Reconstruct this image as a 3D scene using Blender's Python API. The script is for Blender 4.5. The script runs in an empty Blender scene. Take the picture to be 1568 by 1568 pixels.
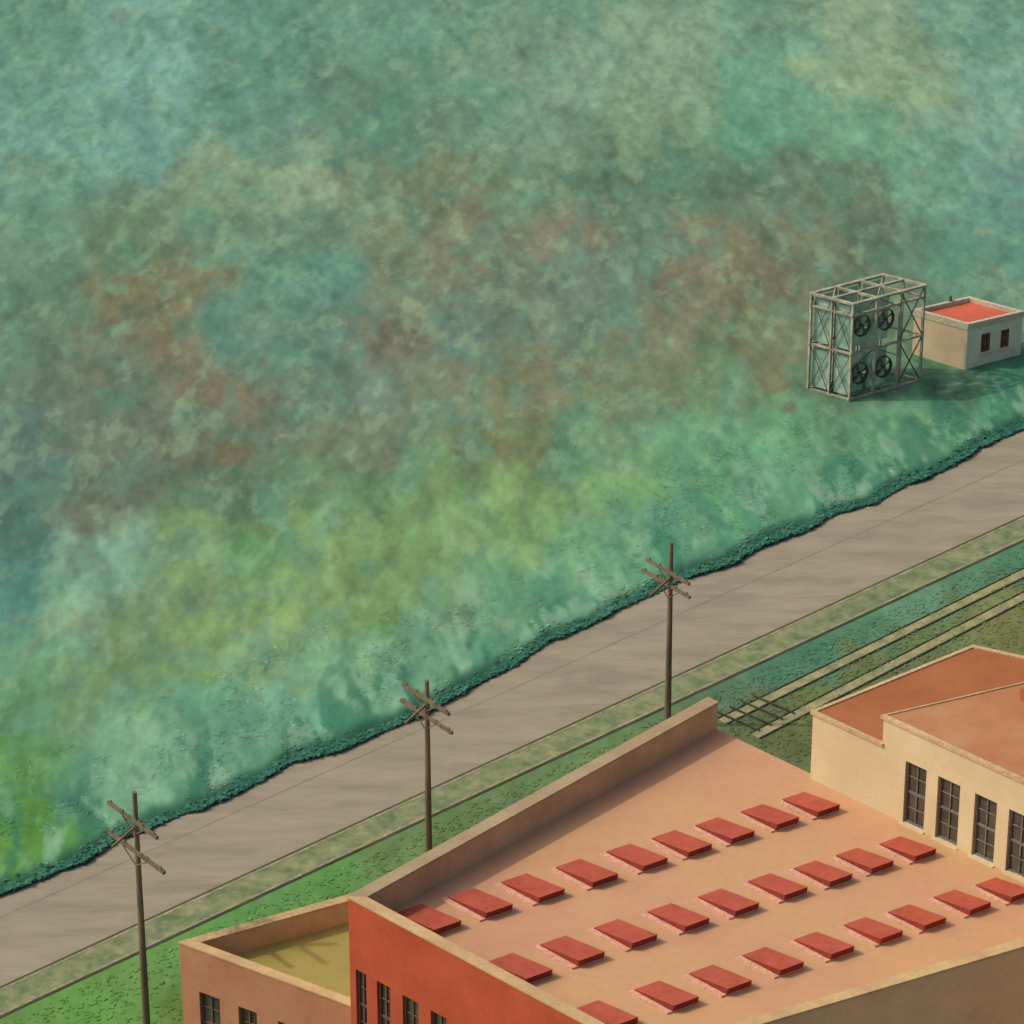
import bpy, math, random
import numpy as np
from mathutils import Vector, Matrix
random.seed(4); np.random.seed(4)
S=bpy.context.scene
# ------------------------------------------------------------------ camera
PITCH=math.radians(29); HF=math.radians(7); F=784/math.tan(HF); D=F/37.0
cx,cy,cz=0.0,-D*math.cos(PITCH),D*math.sin(PITCH)
def ray(u,v):
    a=(u-784)/F; b=(784-v)/F
    return Vector((a, math.cos(PITCH)+b*math.sin(PITCH), -math.sin(PITCH)+b*math.cos(PITCH)))
def unproject(u,v,z=0.0):            # plan position of an image pixel cast through the camera to height z
    r=ray(u,v); t=(z-cz)/r.z
    return Vector((cx+t*r.x, cy+t*r.y))
cam=bpy.data.cameras.new("camera"); co=bpy.data.objects.new("camera",cam)
S.collection.objects.link(co); co.location=(cx,cy,cz); co.rotation_euler=(math.pi/2-PITCH,0,0)
cam.angle=2*HF; cam.clip_end=6000; cam.clip_start=1; S.camera=co
# ------------------------------------------------------------------ light
sv=Vector((-0.74,0.0,0.69)).normalized()
w=bpy.data.worlds.new("World"); S.world=w; w.use_nodes=True
nt=w.node_tree; bg=nt.nodes["Background"]; sky=nt.nodes.new("ShaderNodeTexSky")
sky.sky_type='NISHITA'; sky.sun_disc=False
sky.sun_elevation=math.asin(sv.z); sky.sun_rotation=math.atan2(sv.x,sv.y)
sky.dust_density=5.0; sky.ozone_density=0.3
nt.links.new(sky.outputs[0],bg.inputs[0]); bg.inputs[1].default_value=0.15
sl=bpy.data.lights.new("sun","SUN"); sl.energy=2.0; sl.angle=math.radians(1.5); sl.color=(1,0.94,0.80)
so=bpy.data.objects.new("sun",sl); S.collection.objects.link(so)
so.rotation_euler=sv.to_track_quat('Z','Y').to_euler()
S.view_settings.view_transform='Standard'; S.view_settings.look='None'; S.view_settings.exposure=0
# ------------------------------------------------------------------ materials
def lin(c):
    return tuple(((x/255)/12.92 if x/255<=0.04045 else ((x/255+0.055)/1.055)**2.4) for x in c)
K=0.95
def mat(name,c,c2=None,scale=0.6,fine=9.0,fa=0.25,rough=0.85,bump=0.15,stretch=(1,1,1),metal=0,k=1.0,spec=0.2):
    m=bpy.data.materials.new(name); m.use_nodes=True; n=m.node_tree; L=n.links
    b=n.nodes["Principled BSDF"]; b.inputs["Roughness"].default_value=rough
    b.inputs["Metallic"].default_value=metal; b.inputs["Specular IOR Level"].default_value=spec
    A=[min(.85,x*K*k) for x in lin(c)]; B=[min(.85,x*K*k) for x in lin(c2)] if c2 else [x*0.8 for x in A]
    tc=n.nodes.new("ShaderNodeTexCoord"); mp=n.nodes.new("ShaderNodeMapping"); mp.inputs["Scale"].default_value=stretch
    L.new(tc.outputs["Object"],mp.inputs[0])
    t1=n.nodes.new("ShaderNodeTexNoise"); t1.inputs["Scale"].default_value=scale; t1.inputs["Detail"].default_value=6; t1.inputs["Roughness"].default_value=0.62
    t2=n.nodes.new("ShaderNodeTexNoise"); t2.inputs["Scale"].default_value=fine; t2.inputs["Detail"].default_value=4
    L.new(mp.outputs[0],t1.inputs[0]); L.new(mp.outputs[0],t2.inputs[0])
    r=n.nodes.new("ShaderNodeValToRGB"); r.color_ramp.elements[0].position=0.34; r.color_ramp.elements[1].position=0.66
    r.color_ramp.elements[0].color=(*B,1); r.color_ramp.elements[1].color=(*A,1)
    L.new(t1.outputs[0],r.inputs[0])
    mr=n.nodes.new("ShaderNodeMapRange"); mr.inputs[1].default_value=0.3; mr.inputs[2].default_value=0.7
    mr.inputs[3].default_value=1-fa; mr.inputs[4].default_value=1+fa*0.6
    L.new(t2.outputs[0],mr.inputs[0])
    mx=n.nodes.new("ShaderNodeVectorMath"); mx.operation='SCALE'
    L.new(r.outputs[0],mx.inputs[0]); L.new(mr.outputs[0],mx.inputs["Scale"])
    L.new(mx.outputs[0],b.inputs["Base Color"])
    if bump:
        bp=n.nodes.new("ShaderNodeBump"); bp.inputs["Strength"].default_value=bump; bp.inputs["Distance"].default_value=0.03
        L.new(t2.outputs[0],bp.inputs["Height"]); L.new(bp.outputs[0],b.inputs["Normal"])
    return m
def attr_mat(name,fa=0.25,bump=0.3):
    m=bpy.data.materials.new(name); m.use_nodes=True; n=m.node_tree; L=n.links
    b=n.nodes["Principled BSDF"]; b.inputs["Roughness"].default_value=0.95; b.inputs["Specular IOR Level"].default_value=0.05
    a=n.nodes.new("ShaderNodeAttribute"); a.attribute_name="plant_colour"
    tc=n.nodes.new("ShaderNodeTexCoord"); mp=n.nodes.new("ShaderNodeMapping"); mp.inputs["Scale"].default_value=(1,0.5,1)
    L.new(tc.outputs["Object"],mp.inputs[0])
    t=n.nodes.new("ShaderNodeTexNoise"); t.inputs["Scale"].default_value=1.5; t.inputs["Detail"].default_value=10; t.inputs["Roughness"].default_value=0.74
    t.inputs["Distortion"].default_value=0.4
    L.new(mp.outputs[0],t.inputs[0])
    mr=n.nodes.new("ShaderNodeMapRange"); mr.inputs[1].default_value=0.3; mr.inputs[2].default_value=0.7
    mr.inputs[3].default_value=1-fa; mr.inputs[4].default_value=1+fa
    L.new(t.outputs[0],mr.inputs[0])
    mx=n.nodes.new("ShaderNodeVectorMath"); mx.operation='SCALE'
    L.new(a.outputs["Color"],mx.inputs[0]); L.new(mr.outputs[0],mx.inputs["Scale"]); L.new(mx.outputs[0],b.inputs["Base Color"])
    if bump:
        bp=n.nodes.new("ShaderNodeBump"); bp.inputs["Strength"].default_value=bump; bp.inputs["Distance"].default_value=0.08
        L.new(t.outputs[0],bp.inputs["Height"]); L.new(bp.outputs[0],b.inputs["Normal"])
    return m
# ------------------------------------------------------------------ mesh helper
class MB:
    def __init__(s): s.v=[]; s.f=[]; s.m=[]; s.mats=[]
    def mi(s,m):
        if m not in s.mats: s.mats.append(m)
        return s.mats.index(m)
    def face(s,pts,m):
        b=len(s.v); s.v+= [tuple(p) for p in pts]; s.f.append(list(range(b,b+len(pts)))); s.m.append(s.mi(m))
    def prism(s,poly,z0,z1,m,mtop=None):
        n=len(poly); b=len(s.v)
        s.v+=[(p[0],p[1],z0) for p in poly]+[(p[0],p[1],z1) for p in poly]
        for i in range(n):
            j=(i+1)%n; s.f.append([b+i,b+j,b+n+j,b+n+i]); s.m.append(s.mi(m))
        s.f.append([b+n+i for i in range(n)]); s.m.append(s.mi(mtop or m))
        s.f.append([b+n-1-i for i in range(n)]); s.m.append(s.mi(m))
    def beam(s,a,b_,w,h,m):
        a=Vector(a); b_=Vector(b_); d=(b_-a).normalized()
        up=Vector((0,0,1)) if abs(d.z)<0.95 else Vector((0.7,0.7,0)).normalized()
        x=d.cross(up).normalized()*w/2; y=x.cross(d).normalized()*h/2
        k=len(s.v)
        for p in (a,b_):
            for q in (-x-y,x-y,x+y,-x+y): s.v.append(tuple(p+q))
        for q in ([0,1,2,3],[7,6,5,4],[0,4,5,1],[1,5,6,2],[2,6,7,3],[3,7,4,0]):
            s.f.append([k+i for i in q]); s.m.append(s.mi(m))
    def tube(s,a,b_,r0,r1,m,n=12):
        a=Vector(a); b_=Vector(b_); d=(b_-a).normalized()
        up=Vector((0,0,1)) if abs(d.z)<0.95 else Vector((1,0,0))
        x=d.cross(up).normalized(); y=x.cross(d).normalized(); k=len(s.v)
        for p,r in ((a,r0),(b_,r1)):
            for i in range(n):
                t=2*math.pi*i/n; s.v.append(tuple(p+x*r*math.cos(t)+y*r*math.sin(t)))
        for i in range(n):
            j=(i+1)%n; s.f.append([k+i,k+j,k+n+j,k+n+i]); s.m.append(s.mi(m))
        s.f.append([k+n+i for i in range(n)]); s.m.append(s.mi(m))
        s.f.append([k+n-1-i for i in range(n)]); s.m.append(s.mi(m))
    def obj(s,name,parent=None,bevel=0):
        me=bpy.data.meshes.new(name); me.from_pydata(s.v,[],s.f)
        for m in s.mats: me.materials.append(m)
        me.polygons.foreach_set("material_index",s.m)
        me.update()
        import bmesh
        bm=bmesh.new(); bm.from_mesh(me); bmesh.ops.recalc_face_normals(bm,faces=bm.faces); bm.to_mesh(me); bm.free()
        o=bpy.data.objects.new(name,me); S.collection.objects.link(o)
        if parent: o.parent=parent
        if bevel:
            bv=o.modifiers.new("bevel","BEVEL"); bv.width=bevel; bv.segments=2; bv.limit_method='ANGLE'
        return o
def empty(name):
    o=bpy.data.objects.new(name,None); S.collection.objects.link(o); return o
def isect(p,d,q,e):
    den=d.x*e.y-d.y*e.x; t=((q.x-p.x)*e.y-(q.y-p.y)*e.x)/den
    return p+d*t
def offs_poly(P,offs):
    n=len(P); c=sum(P,Vector((0,0)))/n; lines=[]
    for i in range(n):
        d=(P[(i+1)%n]-P[i]).normalized(); nn=Vector((-d.y,d.x))
        if nn.dot(c-P[i])<0: nn=-nn
        lines.append((P[i]+nn*offs[i],d))
    return [isect(*lines[i-1],*lines[i]) for i in range(n)]
def wallhit(P0,P1,u,v):
    r=ray(u,v); d=(P1-P0).normalized(); n=Vector((d.y,-d.x))
    t=(n.dot(P0-Vector((cx,cy))))/(n.x*r.x+n.y*r.y)
    q=Vector((cx+t*r.x,cy+t*r.y)); return (q-P0).dot(d), cz+t*r.z
def wall(mb,P0,P1,z0,z1,ops,n,m,depth=0.16):
    d=(P1-P0).normalized(); Lh=(P1-P0).length
    def pt(s,z,o=0): q=P0+d*s-n*o; return (q.x,q.y,z)
    ss=sorted({0,Lh,*[o[0] for o in ops],*[o[1] for o in ops]}); zz=sorted({z0,z1,*[o[2] for o in ops],*[o[3] for o in ops]})
    for i in range(len(ss)-1):
        for j in range(len(zz)-1):
            sm=(ss[i]+ss[i+1])/2; zm=(zz[j]+zz[j+1])/2
            if any(o[0]<sm<o[1] and o[2]<zm<o[3] for o in ops): continue
            mb.face([pt(ss[i],zz[j]),pt(ss[i+1],zz[j]),pt(ss[i+1],zz[j+1]),pt(ss[i],zz[j+1])],m)
    for a,b,c,e in ops:
        for p,q in (((a,c),(b,c)),((b,c),(b,e)),((b,e),(a,e)),((a,e),(a,c))):
            mb.face([pt(*p),pt(*q),pt(*q,depth),pt(*p,depth)],m)
def windows(P0,P1,ops,n,glass,frame,sill,parent,nx=2,nz=4,depth=0.16):
    d=(P1-P0).normalized(); g=MB()
    def pt(s,z,o=0): q=P0+d*s-n*o; return Vector((q.x,q.y,z))
    for a,b,c,e in ops:
        g.face([pt(a,c,depth-.01),pt(b,c,depth-.01),pt(b,e,depth-.01),pt(a,e,depth-.01)],glass)
        o=depth-.04; t=.07
        g.beam(pt(a+t/2,c,o),pt(a+t/2,e,o),t,t,frame); g.beam(pt(b-t/2,c,o),pt(b-t/2,e,o),t,t,frame)
        g.beam(pt(a+t,c+t/2,o),pt(b-t,c+t/2,o),t,t,frame); g.beam(pt(a+t,e-t/2,o),pt(b-t,e-t/2,o),t,t,frame)
        for i in range(1,nx):
            s=a+(b-a)*i/nx; g.beam(pt(s,c+t,o+.005),pt(s,e-t,o+.005),.04,.04,frame)
        for i in range(1,nz):
            z=c+(e-c)*i/nz; ww=.1 if i==nz//2 else .035
            g.beam(pt(a+t,z,o+.008),pt(b-t,z,o+.008),.035,ww,frame)
        g.beam(pt(a-.06,c-.05,-.04),pt(b+.06,c-.05,-.04),.2,.09,sill)
    return g.obj("windows",parent)
# ------------------------------------------------------------------ numpy noise
_lat={}
def vn(x,y,sc,seed):
    if seed not in _lat: _lat[seed]=np.random.RandomState(seed).rand(256,256)
    l=_lat[seed]; x=x*sc+seed*13.7; y=y*sc+seed*7.3
    xi=np.floor(x).astype(int); yi=np.floor(y).astype(int); fx=x-xi; fy=y-yi
    fx=fx*fx*(3-2*fx); fy=fy*fy*(3-2*fy); a=xi&255; b=yi&255; a1=(a+1)&255; b1=(b+1)&255
    return (l[a,b]*(1-fx)+l[a1,b]*fx)*(1-fy)+(l[a,b1]*(1-fx)+l[a1,b1]*fx)*fy
def fbm(x,y,sc,seed,oct=4,g=0.55):
    s=0;a=1;t=0
    for i in range(oct):
        c_,s_=math.cos(.6*i+.3),math.sin(.6*i+.3)
        s=s+a*vn(x*c_-y*s_,x*s_+y*c_,sc*2**i,seed+i); t+=a; a*=g
    return s/t
def sst(x): x=np.clip(x,0,1); return x*x*(3-2*x)
# ------------------------------------------------------------------ road lines (plan)
up_px=[(0,1368),(60,1345),(130,1318),(180,1284),(240,1262),(310,1236),(390,1200),(450,1165),(520,1148),(590,1118),(660,1085),(720,1052),(790,1018),(840,980),(900,958),(950,930),(1000,910),(1060,880),(1120,862),(1170,832),(1230,812),(1280,786),(1340,770),(1390,740),(1440,722),(1500,685),(1568,655)]
UP=[unproject(*p) for p in up_px]
UP=[UP[0]+(UP[0]-UP[6]).normalized()*60]+UP+[UP[-1]+(UP[-1]-UP[-7]).normalized()*150]
LO0=unproject(0,1515); LO1=unproject(1568,792); rd=(LO1-LO0).normalized(); rn=Vector((rd.y,-rd.x))
LA=LO0-rd*60; LB=LO1+rd*150
upx=np.array([p.x for p in UP]); upy=np.array([p.y for p in UP])
def above(x,y): return y-np.interp(x,upx,upy)
T0=unproject(1100,1102); T1=unproject(1568,872); S0=unproject(1150,1124); S1=unproject(1568,908)
# ------------------------------------------------------------------ plant colours (patches read at image pixels), with some shade painted in
A_=[
(50,[(50,95,138,122),(200,108,150,140),(400,95,138,125),(600,98,138,122),(800,102,138,118),(1000,114,147,122),(1200,105,145,125),(1300,122,150,122),(1500,100,142,128)]),
(125,[(50,98,140,128),(230,112,156,148),(420,90,132,118),(640,96,134,114),(880,112,146,124),(1020,118,150,124),(1160,98,144,122),(1300,128,156,124),(1390,124,154,122),(1530,112,152,140)]),
(200,[(60,108,152,142),(220,106,150,142),(400,92,132,118),(600,88,126,108),(800,106,142,120),(1000,110,142,112),(1150,90,145,120),(1320,104,150,122),(1530,112,152,140)]),
(290,[(50,98,138,122),(330,114,142,114),(450,124,150,122),(600,106,124,98),(700,102,118,92),(800,102,134,108),(950,88,118,96),(1060,84,118,96),(1180,92,120,100),(1290,92,116,92),(1430,100,146,126),(1550,98,142,134)]),
(375,[(60,94,130,108),(200,94,124,98),(350,98,134,110),(480,94,128,106),(600,116,134,106),(720,112,116,94),(880,116,116,96),(1000,92,122,104),(1120,114,116,94),(1250,100,116,94),(1350,92,114,94),(1500,86,134,120)]),
(440,[(60,86,120,98),(180,114,114,88),(300,110,114,88),(400,90,128,112),(480,90,132,122),(620,108,120,98),(760,102,120,102),(900,100,122,108),(1050,112,112,92),(1180,112,113,90),(1300,96,116,92),(1500,88,130,112)]),
(520,[(50,90,118,96),(180,106,113,90),(270,115,110,88),(345,88,124,112),(470,88,122,108),(600,112,112,95),(720,94,122,108),(900,96,124,106),(1020,114,120,96),(1190,106,118,90),(1350,92,118,94),(1530,84,124,104)]),
(600,[(50,92,116,98),(180,96,112,94),(330,113,110,90),(450,96,120,102),(550,98,124,108),(700,108,122,98),(850,114,118,92),(1000,106,122,92),(1100,94,130,96),(1190,108,114,86),(1300,80,120,92),(1450,66,108,82),(1540,76,128,98)]),  # dark green beside the tower holds its cast shadow, painted in
(680,[(20,86,114,108),(150,96,112,96),(250,98,110,94),(370,110,108,86),(550,98,114,92),(700,100,122,92),(800,106,118,84),(880,84,134,104),(950,104,144,108),(1050,100,148,108),(1200,92,146,108),(1400,92,144,110),(1530,80,143,108)]),
(755,[(40,80,110,100),(150,98,108,92),(330,82,114,90),(450,88,124,94),(550,92,130,92),(650,102,140,96),(800,114,150,98),(950,108,150,98),(1100,90,146,108),(1250,92,148,116),(1400,90,144,114)]),
(850,[(30,76,114,106),(150,110,150,132),(290,110,142,98),(400,92,138,94),(500,114,148,98),(620,110,148,96),(720,108,146,100),(810,112,150,98),(900,104,154,116),(1000,84,142,112),(1150,70,130,105)]),
(930,[(30,78,130,122),(110,116,156,128),(200,106,140,102),(280,104,132,92),(430,120,154,98),(530,110,146,94),(600,106,142,92),(690,114,154,118),(760,92,142,110),(850,80,138,108)]),
(1010,[(50,94,144,110),(150,112,148,102),(240,100,132,88),(300,108,142,92),(400,122,158,112),(480,116,158,122),(550,112,154,108),(640,100,146,116),(720,80,136,108)]),
(1080,[(50,90,134,96),(150,114,148,102),(230,102,140,102),(300,94,150,120),(420,106,158,134),(500,94,150,124),(580,86,142,112)]),
(1150,[(40,86,130,88),(110,94,134,100),(220,110,156,126),(300,98,152,128),(370,84,140,118),(470,78,130,100)]),
(1215,[(20,86,138,76),(70,88,138,84),(130,92,148,120),(190,104,152,122),(270,84,140,112)]),
(1290,[(10,88,140,66),(60,84,138,66),(130,82,138,80)]),
]
B_=[(70,1535,94,140,74),(160,1545,96,146,74),(20,1560,98,136,76),(200,1500,96,138,76),(280,1455,92,136,76),(340,1412,86,136,76),(430,1375,88,134,78),(520,1330,88,136,76),(600,1300,96,124,80),(680,1250,94,122,80),(780,1200,96,122,82),(900,1140,94,122,82),(1000,1095,94,118,80),(1060,1075,90,116,82),
(1120,1060,80,112,86),(1180,1030,76,118,94),(1250,1000,74,118,92),(1330,960,82,126,96),(1400,930,92,136,106),(1480,890,82,124,96),(1560,850,74,120,90),
(1190,1130,92,104,70),(1150,1090,92,106,72),(1240,1090,98,112,72),(1330,1020,96,112,74),(1420,975,98,116,76),(1530,950,114,122,78),(1500,930,114,122,80),(1568,980,106,114,76),(900,1400,90,110,60),(300,1560,90,120,60),(1300,1400,95,110,66)]
sa=[]
for y,row in A_:
    for x,r,g,b in row: sa.append((*unproject(x,y),*lin((r,g,b))))
sa=np.array(sa); sb=np.array([(*unproject(x,y),*lin((r,g,b))) for x,y,r,g,b in B_])
def shep(X,Y,sm,s0,pw):
    num=np.zeros((X.size,3)); den=np.zeros(X.size)
    for q in sm:
        d2=(X-q[0])**2+((Y-q[1])*0.5)**2
        wgt=1/(d2+s0)**pw; den+=wgt; num+=wgt[:,None]*q[2:5]
    return num/den[:,None]
EDGE=np.array(lin((44,90,74)))  # shade under the overhanging road-edge plants, painted as dark teal
def mixc(c,t,k): return c*(1-k[:,None])+np.array(lin(t))*k[:,None]
def plant_colour(X,Y):
    wx=(fbm(X,Y*0.5,0.55,11,6,.66)-.5)*4.4; wy=(fbm(X,Y*0.5,0.55,31,6,.66)-.5)*8.6
    ab=above(X,Y)
    ca=shep(X+wx,Y+wy,sa,0.8,2.6); cb=shep(X+wx*.25,Y+wy*.25,sb,0.4,3.0)
    Ys=Y*0.48
    n1=fbm(X,Ys,0.75,51,6,0.66)-.5; n5=fbm(X+Y*.1,Ys*.8,1.7,231,3,.6)-.5; n4=fbm(X,Ys,.9,131,5,.62)
    ca=ca*(1+0.70*n1+0.30*n5)[:,None]
    kb=sst((n4-.55)*6)*.26*sst((ab-9)/6)*sst((34-ab)/8); ca=mixc(ca,(118,116,94),kb)
    kt=sst((fbm(X,Ys,.8,151,5,.62)-.52)*7)*.36; ca=mixc(ca,(84,138,120),kt)
    kl=sst((fbm(X,Ys,1.2,171,5,.62)-.56)*8)*.34; ca=mixc(ca,(130,164,132),kl)
    kd=sst((fbm(X,Ys,1.2,191,5,.62)-.58)*8)*.30; ca=mixc(ca,(66,108,88),kd)
    cb=cb*(1+0.5*(fbm(X,Y*.6,1.3,51,5,.66)-.5))[:,None]
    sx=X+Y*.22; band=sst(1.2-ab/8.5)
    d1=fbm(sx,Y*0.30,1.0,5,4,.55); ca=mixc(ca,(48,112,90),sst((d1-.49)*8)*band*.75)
    d2=fbm(sx,Y*0.34,1.1,25,4,.55); ca=mixc(ca,(134,174,146),sst((d2-.54)*8)*band*.52)
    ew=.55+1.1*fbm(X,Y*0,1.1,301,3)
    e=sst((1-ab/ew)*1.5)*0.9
    ca=ca*(1-e[:,None])+EDGE*e[:,None]  # blends the painted edge shade into the ground colour
    lum=ca@np.array([.25,.65,.10]); ca=ca*.93+lum[:,None]*.07
    ca=ca*np.array([.98,.98,.90])
    return np.clip(np.where((ab>-1)[:,None],ca,cb*np.array([1,.95,.92])),0.01,0.7)*K*1.02
def hgt(X,Y):
    ab=above(X,Y); m=sst(ab/1.2)
    return m*(0.06+0.24*fbm(X,Y*0.6,0.5,3,3)+0.04*fbm(X,Y*.6,2.6,8,2))
def set_attr(me,cols):
    a=me.color_attributes.new("plant_colour",'FLOAT_COLOR','POINT')
    a.data.foreach_set("color",np.concatenate([cols,np.ones((len(cols),1))],1).astype(np.float32).ravel())
far=np.array([60,90,140,240,450,900,1600,3000.])
xs=np.concatenate([-far[::-1],np.arange(-33,33.01,.10),far]); 
ys=np.concatenate([-far[::-1]-20,np.arange(-44,70,.17),far+40])
X,Y=np.meshgrid(xs,ys); nx,ny=len(xs),len(ys); X=X.ravel(); Y=Y.ravel()
Z=hgt(X,Y); Z=np.where((np.abs(X)>50)|(Y>80)|(Y<-60),0,Z)
me=bpy.data.meshes.new("ground")
idx=np.arange(nx*ny).reshape(ny,nx)
fc=np.stack([idx[:-1,:-1],idx[:-1,1:],idx[1:,1:],idx[1:,:-1]],-1).reshape(-1,4)
me.vertices.add(nx*ny); me.vertices.foreach_set("co",np.stack([X,Y,Z],1).astype(np.float32).ravel())
me.loops.add(fc.size); me.loops.foreach_set("vertex_index",fc.ravel().astype(np.int32))
me.polygons.add(len(fc)); me.polygons.foreach_set("loop_start",np.arange(0,fc.size,4,dtype=np.int32))
me.polygons.foreach_set("use_smooth",np.ones(len(fc),bool)); me.update(calc_edges=True)
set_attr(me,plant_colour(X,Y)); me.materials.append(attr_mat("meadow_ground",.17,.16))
go=bpy.data.objects.new("ground",me); S.collection.objects.link(go)
def leaves(name,X,Y,Z,size,cols,tilt=0.5):
    N=len(X); th=np.random.rand(N)*2*np.pi
    nrm=np.stack([np.random.randn(N)*tilt,np.random.randn(N)*tilt-.03,np.ones(N)],1); nrm/=np.linalg.norm(nrm,axis=1)[:,None]
    a=np.stack([np.cos(th),np.sin(th),np.zeros(N)],1); a-=nrm*(a*nrm).sum(1)[:,None]; a/=np.linalg.norm(a,axis=1)[:,None]
    b=np.cross(nrm,a); P=np.stack([X,Y,Z],1); s=size[:,None]
    an=np.array([0,60,120,180,240,300])*np.pi/180
    vs=[]
    for q in an:
        r=0.75+0.5*np.random.rand(N)[:,None]
        vs.append(P+a*s*math.cos(q)*r+b*s*.55*math.sin(q)*r)
    V=np.stack(vs,1).reshape(-1,3)
    me=bpy.data.meshes.new(name); me.vertices.add(N*6); me.vertices.foreach_set("co",V.astype(np.float32).ravel())
    me.loops.add(N*6); me.loops.foreach_set("vertex_index",np.arange(N*6,dtype=np.int32))
    me.polygons.add(N); me.polygons.foreach_set("loop_start",np.arange(0,N*6,6,dtype=np.int32)); me.update(calc_edges=True)
    set_attr(me,np.repeat(cols,6,0)); me.materials.append(attr_mat(name+"_leaf",0.1,0))
    o=bpy.data.objects.new(name,me); S.collection.objects.link(o); return o
N=16000
lx=np.random.rand(N)*62-31; ly=np.interp(lx,upx,upy)+.3+np.random.rand(N)**1.3*9
lz=hgt(lx,ly)+0.004+np.random.rand(N)*0.006
keep=fbm(lx,ly*.5,1.1,211,3)>.5
lx,ly,lz=lx[keep],ly[keep],lz[keep]
lc=plant_colour(lx,ly)*(1+0.10*np.random.randn(len(lx)))[:,None].clip(.75,1.3)
leaves("meadow_foliage",lx,ly,lz,0.05+0.09*np.random.rand(len(lx)),lc,0.04)
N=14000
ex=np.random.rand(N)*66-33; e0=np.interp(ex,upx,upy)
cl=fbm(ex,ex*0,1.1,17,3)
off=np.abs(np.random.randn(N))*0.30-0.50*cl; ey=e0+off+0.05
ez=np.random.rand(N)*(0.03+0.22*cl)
ec=np.clip(EDGE[None,:]*(0.75+0.6*np.random.rand(N)[:,None])+0.25*plant_colour(ex,ey+2.0)*(ez/0.25)[:,None],0,1)  # shade painted into the leaves: dark low down, lighter with height
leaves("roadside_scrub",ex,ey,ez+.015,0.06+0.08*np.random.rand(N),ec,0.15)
N=16000
gx=np.random.rand(N)*60-30; t=np.random.rand(N)
gy=(LO0.y+(gx-LO0.x)*rd.y/rd.x)-1.75/abs(rn.y)-t*12
def dline(gx,gy,A,B):
    d=(B-A).normalized(); return (gx-A.x)*d.y-(gy-A.y)*d.x
k1=dline(gx,gy,T0,T1); k2=dline(gx,gy,S0,S1)
keep=~(((k1>.0)&(k1<.36))|((k2>.0)&(k2<.36))&(gx>T0.x))
gx=gx[keep]; gy=gy[keep]; M=len(gx)
gc=plant_colour(gx,gy)*(1+0.10*np.random.randn(M))[:,None].clip(.7,1.4)
leaves("grass",gx,gy,0.012+0.02*np.random.rand(M),0.05+0.07*np.random.rand(M),gc,0.06)
# ------------------------------------------------------------------ road, pavement
ang=math.atan2(rd.y,rd.x)
m_road=mat("worn_asphalt",(152,141,119),(134,125,106),scale=0.8,fine=4,fa=.07,bump=.1,k=1.0)
for nd in m_road.node_tree.nodes:
    if nd.type=='MAPPING': nd.inputs["Rotation"].default_value=(0,0,-ang); nd.inputs["Scale"].default_value=(0.3,1.2,1); nd.vector_type='POINT'
m_kerb=mat("kerb_stone",(156,150,114),(118,122,88),scale=1.5,fine=5,fa=.25,k=1.0)
m_dark=mat("gutter",(84,84,66),(62,64,50))
m_stone=mat("grassy_gravel_verge",(140,142,104),(94,112,78),scale=1.2,fine=3.0,fa=.2,bump=.3,k=1.0)
mb=MB()
n=240; pts=[]
for i in range(n+1):
    t=i/n; a=LA+(LB-LA)*t
    x=upx[0]+(upx[-1]-upx[0])*t; pts.append((a,Vector((x,float(np.interp(x,upx,upy))))))
for i in range(n):
    a,b=pts[i]; c,d=pts[i+1]
    mb.face([(a.x,a.y,.006),(c.x,c.y,.006),(d.x,d.y+.3,.006),(b.x,b.y+.3,.006)],m_road)
mb.obj("road")
def strip(mb,o0,o1,z0,z1,m,A=LA,B=LB,nn=rn):
    mb.prism([A+nn*o0,B+nn*o0,B+nn*o1,A+nn*o1],z0,z1,m)
mb=MB(); strip(mb,-.13,0,.0,.012,m_dark); strip(mb,0,.12,0,.035,m_kerb); strip(mb,.12,1.2,0,.028,m_stone)
strip(mb,1.2,1.31,0,.04,m_kerb); strip(mb,1.31,1.40,0,.02,m_dark); mb.obj("verge",bevel=.004)
mb=MB()
m_seam=mat("road_seam",(116,106,90),(138,128,108),scale=.5)
A0=unproject(0,1400); A1=unproject(1568,700); dd_=(A1-A0).normalized(); nn_=Vector((dd_.y,-dd_.x))
a,b=A0-dd_*40+nn_*.2,A1+dd_*90+nn_*.2
mb.face([(a.x,a.y,.010),(b.x,b.y,.010),(b.x,b.y+.05,.010),(a.x,a.y+.05,.010)],m_seam)
mb.obj("road_seam")
# ------------------------------------------------------------------ railway siding
m_steel=mat("rail_steel",(76,76,58),(60,60,46),rough=.6); m_bal=mat("track_concrete",(158,150,108),(114,120,84),scale=1.4,k=1.05)
mb=MB()
for a,b in ((T0,T1),(S0,S1)):
    d=(b-a).normalized(); nn=Vector((d.y,-d.x)); B=b+d*90
    mb.prism([a,B,B+nn*.40,a+nn*.40],0,.025,m_bal)
    mb.prism([a+nn*.43,B+nn*.43,B+nn*.49,a+nn*.49],0,.05,m_steel)
    mb.prism([a-nn*.09,B-nn*.09,B-nn*.05,a-nn*.05],0,.04,m_steel)
d=(T1-T0).normalized(); sd=(S0-T0).normalized()
for i in range(4):
    a=T0+d*(.3+i*.62)-sd*.3; b=a+sd*2.0
    mb.beam((a.x,a.y,.09),(b.x,b.y,.09),.05,.06,m_steel)
mb.obj("railway_track")
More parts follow.
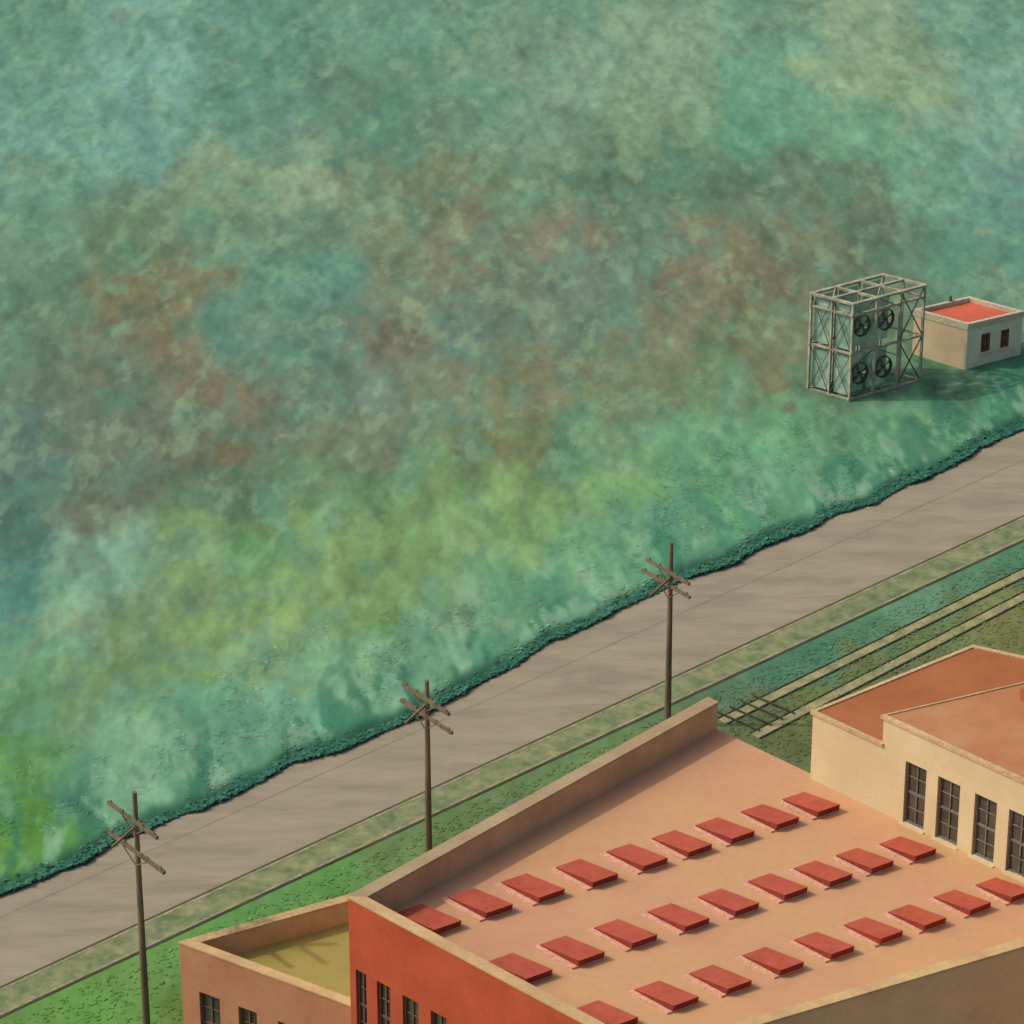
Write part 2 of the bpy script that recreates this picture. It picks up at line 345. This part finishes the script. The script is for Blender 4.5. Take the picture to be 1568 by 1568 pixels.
# ------------------------------------------------------------------ poles
m_wood=mat("weathered_wood",(126,108,84),(92,80,64),scale=3,fine=14,stretch=(1,1,.15))
m_ins=mat("insulator",(120,120,104),rough=.3)
bd=Vector((rn.x,rn.y))
def pole(u,vb,vt,arms):
    p=unproject(u,vb); r=ray(u,vt); H=cz+(p.y-cy)/r.y*r.z
    e=empty("utility_pole"); e.location=(p.x,p.y,0)
    mb=MB(); mb.tube((0,0,-.3),(0,0,H),.14,.08,m_wood,14); o=mb.obj("shaft",e)
    mb=MB(); ins=MB()
    for dz,hl,sh,rot in arms:
        dd=Vector((bd.x*math.cos(rot)-bd.y*math.sin(rot),bd.x*math.sin(rot)+bd.y*math.cos(rot)))
        a=Vector((dd.x*(-hl+sh)+rd.x*-.12,dd.y*(-hl+sh)-rd.y*.12,H-dz)); b=Vector((dd.x*(hl+sh)-rd.x*.12,dd.y*(hl+sh)-rd.y*.12,H-dz-.05))
        mb.beam(a,b,.10,.12,m_wood)
        for q in (.06,.3,.7,.94):
            c=a.lerp(b,q); ins.tube(c+Vector((0,0,.06)),c+Vector((0,0,.16)),.035,.025,m_ins,8)
        for sg in (-.5,.5):
            mb.beam((dd.x*sg*hl-rd.x*.11,dd.y*sg*hl-rd.y*.11,H-dz-.07),(-rd.x*.1,-rd.y*.1,H-dz-.6),.035,.035,m_wood)
    z=H-arms[0][0]-.35; mb.beam((-rd.x*1.0,-rd.y*1.0,z-.35),(rd.x*.25,rd.y*.25,z+.15),.06,.08,m_wood)
    mb.obj("crossarms",e); ins.obj("insulators",e)
pole(226,1600,1213,[(1.0,1.35,0.0,0),(2.2,1.55,0.1,0)])
pole(657,1340,1042,[(.65,1.25,.1,0),(1.35,1.4,.1,0)])
pole(1022,1110,830,[(1.2,1.15,.0,0),(1.75,1.3,-.1,0)])
# ------------------------------------------------------------------ red factory
m_red=mat("red_render_wall",(186,86,58),(168,72,48),scale=.5,fine=6,fa=.07,k=.95)
m_cap=mat("coping",(206,174,124),(184,150,108),scale=.8,fine=6,fa=.1,k=.95)
m_capr=mat("coping_weathered",(176,154,120),(158,136,104),scale=.8,fine=6,fa=.1,k=.92)
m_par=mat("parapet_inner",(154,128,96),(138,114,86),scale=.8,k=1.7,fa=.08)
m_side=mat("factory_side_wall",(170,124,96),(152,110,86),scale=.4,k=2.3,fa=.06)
m_roof=mat("flat_roof",(202,158,112),(194,144,112),scale=.2,fine=3.5,fa=.05,bump=.05,k=.92)
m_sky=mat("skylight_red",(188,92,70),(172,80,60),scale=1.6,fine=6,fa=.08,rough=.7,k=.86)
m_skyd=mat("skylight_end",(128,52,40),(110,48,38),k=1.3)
m_curb=mat("skylight_kerb",(212,164,138),(202,152,126),scale=1,k=.98)
m_glass=mat("dark_glass",(84,80,70),(58,56,52),scale=1,rough=.3,bump=0,spec=.5)
m_fr=mat("window_frame",(120,88,68),(100,76,60)); 
H=10.0; HR=8.9; HA=5.0
L=unproject(533,1372,H); N_=unproject(993,1618,H); near2=unproject(1568,1448,H)
B=unproject(1080,1070,H); e0=unproject(1095,1115,HR); e1=unproject(1568,1340,HR); ed=(e1-e0).normalized()
B=isect(L,(B-L).normalized(),e0,ed); R=isect(N_,(near2-N_).normalized(),e0,ed)
P=[L,N_,R,B]; e=empty("red_factory_building")
def outn(a,b,c):
    d=(b-a).normalized(); n=Vector((d.y,-d.x)); return -n if n.dot(c-a)>0 else n
cc=(L+N_+R+B)/4; nL=outn(L,N_,cc); nN=outn(N_,R,cc)
ops=[]
s0,z0=wallhit(L,N_,545,1484)
for ua,ub in ((545,558),(577,594),(616,637),(659,680),(702,724),(748,771),(797,820),(850,875)):
    a=wallhit(L,N_,ua,1500)[0]; b=wallhit(L,N_,ub,1520)[0]; ops.append((a,b+.1,z0-2.7,z0))
mb=MB(); wall(mb,L,N_,0,HR,ops,nL,m_red)
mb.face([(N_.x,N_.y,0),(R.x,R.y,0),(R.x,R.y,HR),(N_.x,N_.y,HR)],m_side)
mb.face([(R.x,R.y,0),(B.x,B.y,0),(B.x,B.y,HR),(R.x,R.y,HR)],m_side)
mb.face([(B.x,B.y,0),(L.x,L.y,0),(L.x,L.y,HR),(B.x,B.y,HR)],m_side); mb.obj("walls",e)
windows(L,N_,ops,nL,m_glass,m_fr,m_fr,e)
I=offs_poly(P,[.34,.34,0,.42])
mb=MB(); mb.face([(p.x,p.y,HR) for p in I],m_roof); mb.obj("roof",e)
mb=MB()
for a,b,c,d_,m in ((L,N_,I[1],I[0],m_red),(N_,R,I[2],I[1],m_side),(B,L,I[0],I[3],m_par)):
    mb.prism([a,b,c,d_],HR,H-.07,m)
mb.obj("parapet",e)
O=offs_poly(P,[-.03,-.03,0,-.03]); I2=offs_poly(P,[.37,.37,0,.45])
mb=MB(); mb.prism([O[0],O[1],I2[1],I2[0]],H-.07,H,m_cap); mb.prism([O[1],O[2],I2[2],I2[1]],H-.07,H,m_cap)
mb.prism([O[3],O[0],I2[0],I2[3]],H-.07,H,m_capr); mb.obj("coping",e)
rows=[[(655,1408),(735,1383),(815,1360),(898,1337),(975,1313),(1043,1292),(1108,1272),(1177,1251),(1240,1232)],
[(795,1483),(875,1456),(957,1430),(1038,1405),(1115,1382),(1190,1358),(1258,1338),(1322,1318),(1388,1300)],
[(925,1556),(1020,1525),(1102,1500),(1182,1472),(1260,1448),(1335,1425),(1402,1405),(1473,1382),(1535,1363),(1602,1342)]]
q0=unproject(1000,1400,HR); VA=(unproject(1037,1387,HR)-q0)*1.0; VB=(unproject(1058,1431,HR)-q0)*1.0
mb=MB()
for r_ in rows:
    for u,v in r_:
        c=unproject(u+random.uniform(-1,1),v+3,HR); k=1.06-(u-730)*.00022
        a=VA*.5*k; b=VB*.5*k
        def q(sa_,sb_,z,g=1): p=c+a*sa_*g+b*sb_*g; return (p.x,p.y,HR+z)
        ks=[(-1.42,-1.05),(1.06,-1.05),(1.06,.98),(-1.42,.98)]
        kb=[q(x,y,0) for x,y in ks]; kt=[q(x,y,.06) for x,y in ks]
        for i in range(4): j=(i+1)%4; mb.face([kb[i],kb[j],kt[j],kt[i]],m_curb)
        mb.face(kt,m_curb)
        lo=[q(-1,-.98,.06),q(1,-.98,.06),q(1,1,.06),q(-1,1,.06)]
        hi=[q(-1,-.98,.10),q(1,-.98,.10),q(1,1.06,.30),q(-1,1.06,.30)]
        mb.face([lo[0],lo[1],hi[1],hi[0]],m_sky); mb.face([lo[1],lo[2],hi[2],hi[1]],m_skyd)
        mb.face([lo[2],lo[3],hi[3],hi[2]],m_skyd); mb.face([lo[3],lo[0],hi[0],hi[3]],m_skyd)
        mb.face(hi,m_sky)
mb.obj("roof_skylights",e)
# ------------------------------------------------------------------ annex
m_ann=mat("pink_render_wall",(184,130,100),(172,116,88),scale=.6,fa=.07,k=.95)
m_annr=mat("annex_roof",(156,142,78),(142,130,72),scale=.4,fa=.06,k=1.0)
m_capa=mat("annex_coping",(196,166,118),(174,146,108),scale=1,k=.92)
e=empty("pink_annex_building")
wd=(B-L).normalized(); a0=unproject(275,1442,HA); a1=unproject(527,1535,HA); C=isect(a0,(a1-a0).normalized(),L,wd)
bk=unproject(533,1370,HA); bd2=(bk-a0).normalized(); a3=a0+bd2*((bk-a0).length*1.8)
a2=isect(a3,(a1-a0).normalized(),L,wd); nw=outn(L,B,cc); C=C+nw*.01; a2=a2+nw*.01
PA=[a0,C,a2,a3]; ca=(a0+C+a2+a3)/4; n0=outn(a0,C,ca)
_,zt=wallhit(a0,C,320,1522); ops=[]
for ua,ub in ((305,336),(364,392),(424,450),(480,505)):
    a=wallhit(a0,C,ua,1520)[0]; b=wallhit(a0,C,ub,1520)[0]; ops.append((a,b,zt-1.9,zt-.05))
ops=[o for o in ops if o[1]<(C-a0).length-.2]
HRa=HA-.9
mb=MB(); wall(mb,a0,C,0,HRa,ops,n0,m_ann)
for p,q_ in ((C,a2),(a2,a3),(a3,a0)): mb.face([(p.x,p.y,0),(q_.x,q_.y,0),(q_.x,q_.y,HRa),(p.x,p.y,HRa)],m_ann)
mb.obj("walls",e); windows(a0,C,ops,n0,m_glass,m_fr,m_fr,e,2,3)
Ia=offs_poly(PA,[.3,0,.3,.3])
mb=MB(); mb.face([(p.x,p.y,HRa) for p in Ia],m_annr); mb.obj("roof",e)
mb=MB(); mb.prism([PA[0],PA[1],Ia[1],Ia[0]],HRa,HA-.06,m_ann); mb.prism([PA[3],PA[0],Ia[0],Ia[3]],HRa,HA-.06,m_par); mb.prism([PA[2],PA[3],Ia[3],Ia[2]],HRa,HA-.06,m_par); mb.obj("parapet",e)
Oa=offs_poly(PA,[-.03,0,-.03,-.03]); Ja=offs_poly(PA,[.33,0,.33,.33])
mb=MB(); mb.prism([Oa[0],Oa[1],Ja[1],Ja[0]],HA-.06,HA,m_cap); mb.prism([Oa[3],Oa[0],Ja[0],Ja[3]],HA-.06,HA,m_capa); mb.prism([Oa[2],Oa[3],Ja[3],Ja[2]],HA-.06,HA,m_capa); mb.obj("coping",e)
# ------------------------------------------------------------------ cream building
m_cream=mat("cream_render_wall",(214,196,154),(204,184,144),scale=.6,fa=.05,k=.93)
m_terr=mat("terracotta_roof",(172,108,68),(150,88,52),scale=.2,fine=4,fa=.06,bump=.05,k=.95)
m_terr2=mat("terracotta_roof_light",(186,138,98),(164,100,62),scale=.2,fine=4,fa=.05,bump=.05,k=.98)
m_cc=mat("cream_coping",(208,178,136),(192,162,122),k=.92)
e=empty("cream_factory_building"); HC=11.5; HC2=12.55
C0=unproject(1245,1090,HC)
Cs=C0+ed*wallhit(C0,C0+ed,1352,1125)[0]; Ce=C0+ed*32
bc=unproject(1490,990,HC); rs=(unproject(1568,1047,HC2)-Cs).normalized()
Q=Cs+rs*((unproject(1568,1047,HC2)-Cs).length*1.8); bb=unproject(1760,1050,HC); 
V1=[C0,Cs,Q,bb,bc]; V2=[Cs,Ce,Ce+(Q-Cs),Q]
cv=(C0+Ce+Q+bc)/4; nC=outn(C0,Ce,cv)
s_,zt=wallhit(Cs,Ce,1385,1164); ops=[]
for ua,ub in ((1385,1418),(1436,1471),(1494,1529),(1548,1585),(1604,1642),(1665,1700)):
    a=wallhit(Cs,Ce,ua,1200)[0]; b=wallhit(Cs,Ce,ub,1200)[0]; ops.append((a,b,zt-2.35,zt))
mb=MB()
wall(mb,Cs,Ce,0,HC2-.08,ops,nC,m_cream); wall(mb,C0,Cs,0,HC-.08,[],nC,m_cream)
for p,q_,h,m in ((C0,bc,HC-.08,m_cream),(bc,bb,HC-.08,m_cream),(bb,Q,HC-.08,m_cream),(Cs,Q,HC2-.08,m_terr),(Q,V2[2],HC2-.08,m_cream),(V2[2],Ce,HC2-.08,m_cream)):
    mb.face([(p.x,p.y,0),(q_.x,q_.y,0),(q_.x,q_.y,h),(p.x,p.y,h)],m)
mb.obj("walls",e)
windows(Cs,Ce,ops,nC,m_glass,mat("grey_frame",(126,118,102),(104,98,86)),m_cream,e,2,4)
def slab(poly,h,mr,mc,wd_):
    o=offs_poly(poly,[-.06]*len(poly)); i=offs_poly(poly,wd_); k=len(poly); b=MB()
    for j in range(k):
        j2=(j+1)%k; b.prism([o[j],o[j2],i[j2],i[j]],h-.08,h+.04,mc)
    b.face([(p.x,p.y,h) for p in i],mr); return b.obj("roof",e)
slab(V1,HC,m_terr,m_cc,[.08,.03,.10,.10,.08]); slab(V2,HC2,m_terr2,m_cc,[.10,.14,.14,.0])
vb=unproject(1614,1046,HC2+.5); mb=MB(); mb.prism([vb+Vector((-1.1,-.2)),vb+Vector((0,-1.6)),vb+Vector((1.5,-.4)),vb+Vector((.4,1.))],HC2,HC2+.45,m_terr,m_terr2); mb.obj("roof_vent_housing",e)
# ------------------------------------------------------------------ cooling tower
m_bm=mat("tower_beam",(158,154,132),(116,112,96),scale=2,k=1.35); m_rod=mat("tower_rod",(96,92,78),(70,70,60),k=1.2)
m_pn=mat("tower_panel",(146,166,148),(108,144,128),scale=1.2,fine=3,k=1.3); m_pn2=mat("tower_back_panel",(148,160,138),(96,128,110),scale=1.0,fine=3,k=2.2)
m_fan=mat("fan_steel",(98,98,84),(62,62,54))
e=empty("cooling_tower")
Fp=unproject(1300,618); Lp=unproject(1237,601); Rp=unproject(1408,588)
r=ray(1300,466); HT=cz+(Fp.y-cy)/r.y*r.z
da=Rp-Fp; db=Lp-Fp
def T(a,b,z): p=Fp+da*a+db*b; return Vector((p.x,p.y,z))
fr=MB(); rod=MB(); pan=MB(); fan=MB()
na,nb=3,2
for i in range(na+1):
    for j in (0,1): fr.tube(T(i/na,j,0),T(i/na,j,HT-.07),.07,.07,m_bm,4)
for i in (0,1): fr.tube(T(i,.5,0),T(i,.5,HT-.07),.05,.05,m_bm,4)
lv=[.2,HT*.5,HT-.55,HT]
for z in lv:
    tw=.15 if z==HT else .09
    for j in (0,1): fr.beam(T(-.02,j,z),T(1.02,j,z),tw,.10,m_bm)
    for i in (0,1): fr.beam(T(i,-.02,z+.003),T(i,1.02,z+.003),tw,.09,m_bm)
for i in (1,2): fr.beam(T(i/3,0,HT+.01),T(i/3,1,HT+.01),.11,.1,m_bm)
fr.beam(T(0,.5,HT+.02),T(1,.5,HT+.02),.11,.1,m_bm)
cells=[(lv[0],lv[1]),(lv[1],lv[3])]
for (za,zb) in cells:
    rod.beam(T(2/3,0,za),T(1,0,zb),.045,.045,m_rod); rod.beam(T(1,0,za),T(2/3,0,zb),.045,.045,m_rod)
    rod.beam(T(0,0,zb-.7),T(1/3,0,zb),.035,.035,m_rod); rod.beam(T(2/3,0,zb-.7),T(1/3,0,zb),.035,.035,m_rod)
    for k_ in range(2):
        for i in (0,):
            rod.beam(T(i,k_/2,za),T(i,(k_+1)/2,zb),.03,.03,m_rod); rod.beam(T(i,(k_+1)/2,za),T(i,k_/2,zb),.03,.03,m_rod)
for i in range(3):
    for k_ in range(2):
        if (i+k_)%2: rod.beam(T(i/3,k_/2,HT+.02),T((i+1)/3,(k_+1)/2,HT+.02),.04,.04,m_bm)
for (za,zb) in cells:
    for k_ in range(2):
        f0=.05+k_*.5
        q=[T(.03,f0,za+.12),T(.03,f0+.39,za+.12),T(.03,f0+.39,zb-.2),T(.03,f0,zb-.2)]; pan.face(q,m_pn)
    for i in range(3):
        q=[T(i/3+.03,.96,za+.1),T(i/3+.30,.96,za+.1),T(i/3+.30,.96,zb-.15),T(i/3+.03,.96,zb-.15)]; pan.face(q,m_pn2)
        if i<2:
            q=[T(i/3+.03,.22,za+.1),T(i/3+.30,.22,za+.1),T(i/3+.30,.22,zb-.3),T(i/3+.03,.22,zb-.3)]; pan.face(q,m_pn2)
dA=da.normalized()
for i in (0,1):
    for (za,zb) in cells:
        c=T((i+.5)/3,.06,(za+zb)/2); R0=.40
        ax=Vector((dA.x,dA.y,0)); az=Vector((0,0,1)); nn=Vector((dA.y,-dA.x,0))
        for q in range(20):
            t0=2*math.pi*q/20; t1=2*math.pi*(q+1)/20
            fan.beam(c+(ax*math.cos(t0)+az*math.sin(t0)*1.25)*R0,c+(ax*math.cos(t1)+az*math.sin(t1)*1.25)*R0,.14,.05,m_fan)
        for q in range(4):
            t0=2*math.pi*q/4+.3; p1=ax*math.cos(t0)+az*math.sin(t0)*1.2; p2=ax*math.cos(t0+.5)+az*math.sin(t0+.5)*1.2
            fan.face([c+p1*.08+nn*.02,c+p1*.37,c+p2*.37+nn*.07,c+p2*.08+nn*.03],m_fan)
        fan.tube(c-nn*.08,c+nn*.1,.09,.07,m_fan,10)
pan.prism([Fp-da*.04-db*.04,Fp+da*1.04-db*.04,Fp+da*1.04+db*1.04,Fp-da*.04+db*1.04],0,.12,m_bm)
fr.obj("frame",e); rod.obj("bracing",e); pan.obj("panels",e); fan.obj("fans",e)
# ------------------------------------------------------------------ pump house
m_ph=mat("pump_house_wall",(202,182,150),(190,168,138),scale=.8,fa=.05)
m_ph2=mat("pump_house_side",(166,168,146),(152,156,136),scale=.8,k=1.6,fa=.05)
m_phr=mat("red_roof",(202,102,76),(188,90,66),scale=.6,fa=.06,k=.98); m_wh=mat("white_coping",(196,190,164),(180,172,148),k=.95)
e=empty("pump_house")
f=unproject(1478,571); rr=unproject(1562,551); ll=unproject(1396,548); r=ray(1478,496); hh=cz+(f.y-cy)/r.y*r.z
bkp=rr+(ll-f); PP=[ll,f,rr,bkp]; c4=(ll+rr)/2; nr=outn(f,rr,c4); nl=outn(ll,f,c4)
ops=[]
for ua,ub,va,vb_ in ((1503,1517,512,540),(1533,1546,506,533)):
    a,z1=wallhit(f,rr,ua,va); b,_=wallhit(f,rr,ub,va); _,z0=wallhit(f,rr,ua,vb_); ops.append((a,b,z0,z1))
hr=hh-.3
mb=MB(); wall(mb,f,rr,0,hr,ops,nr,m_ph2,.1); wall(mb,ll,f,0,hr,[],nl,m_ph)
for p,q_ in ((rr,bkp),(bkp,ll)): mb.face([(p.x,p.y,0),(q_.x,q_.y,0),(q_.x,q_.y,hr),(p.x,p.y,hr)],m_ph)
mb.obj("walls",e)
windows(f,rr,ops,nr,mat("red_brown_glass",(112,62,50),(80,50,44),rough=.3),m_fr,m_wh,e,2,2,.1)
ip=offs_poly(PP,[.12]*4); op=offs_poly(PP,[-.03]*4)
mb=MB(); mb.face([(p.x,p.y,hr+.1) for p in ip],m_phr); mb.obj("roof",e)
mb=MB()
for j in range(4): mb.prism([op[j],op[(j+1)%4],ip[(j+1)%4],ip[j]],hr,hh,m_wh)
mb.obj("coping",e)
mb=MB(); g=bkp.lerp(ll,.35); mb.tube((g.x,g.y,hh),(g.x,g.y,hh+.25),.08,.07,m_rod,10); mb.obj("flue",e)
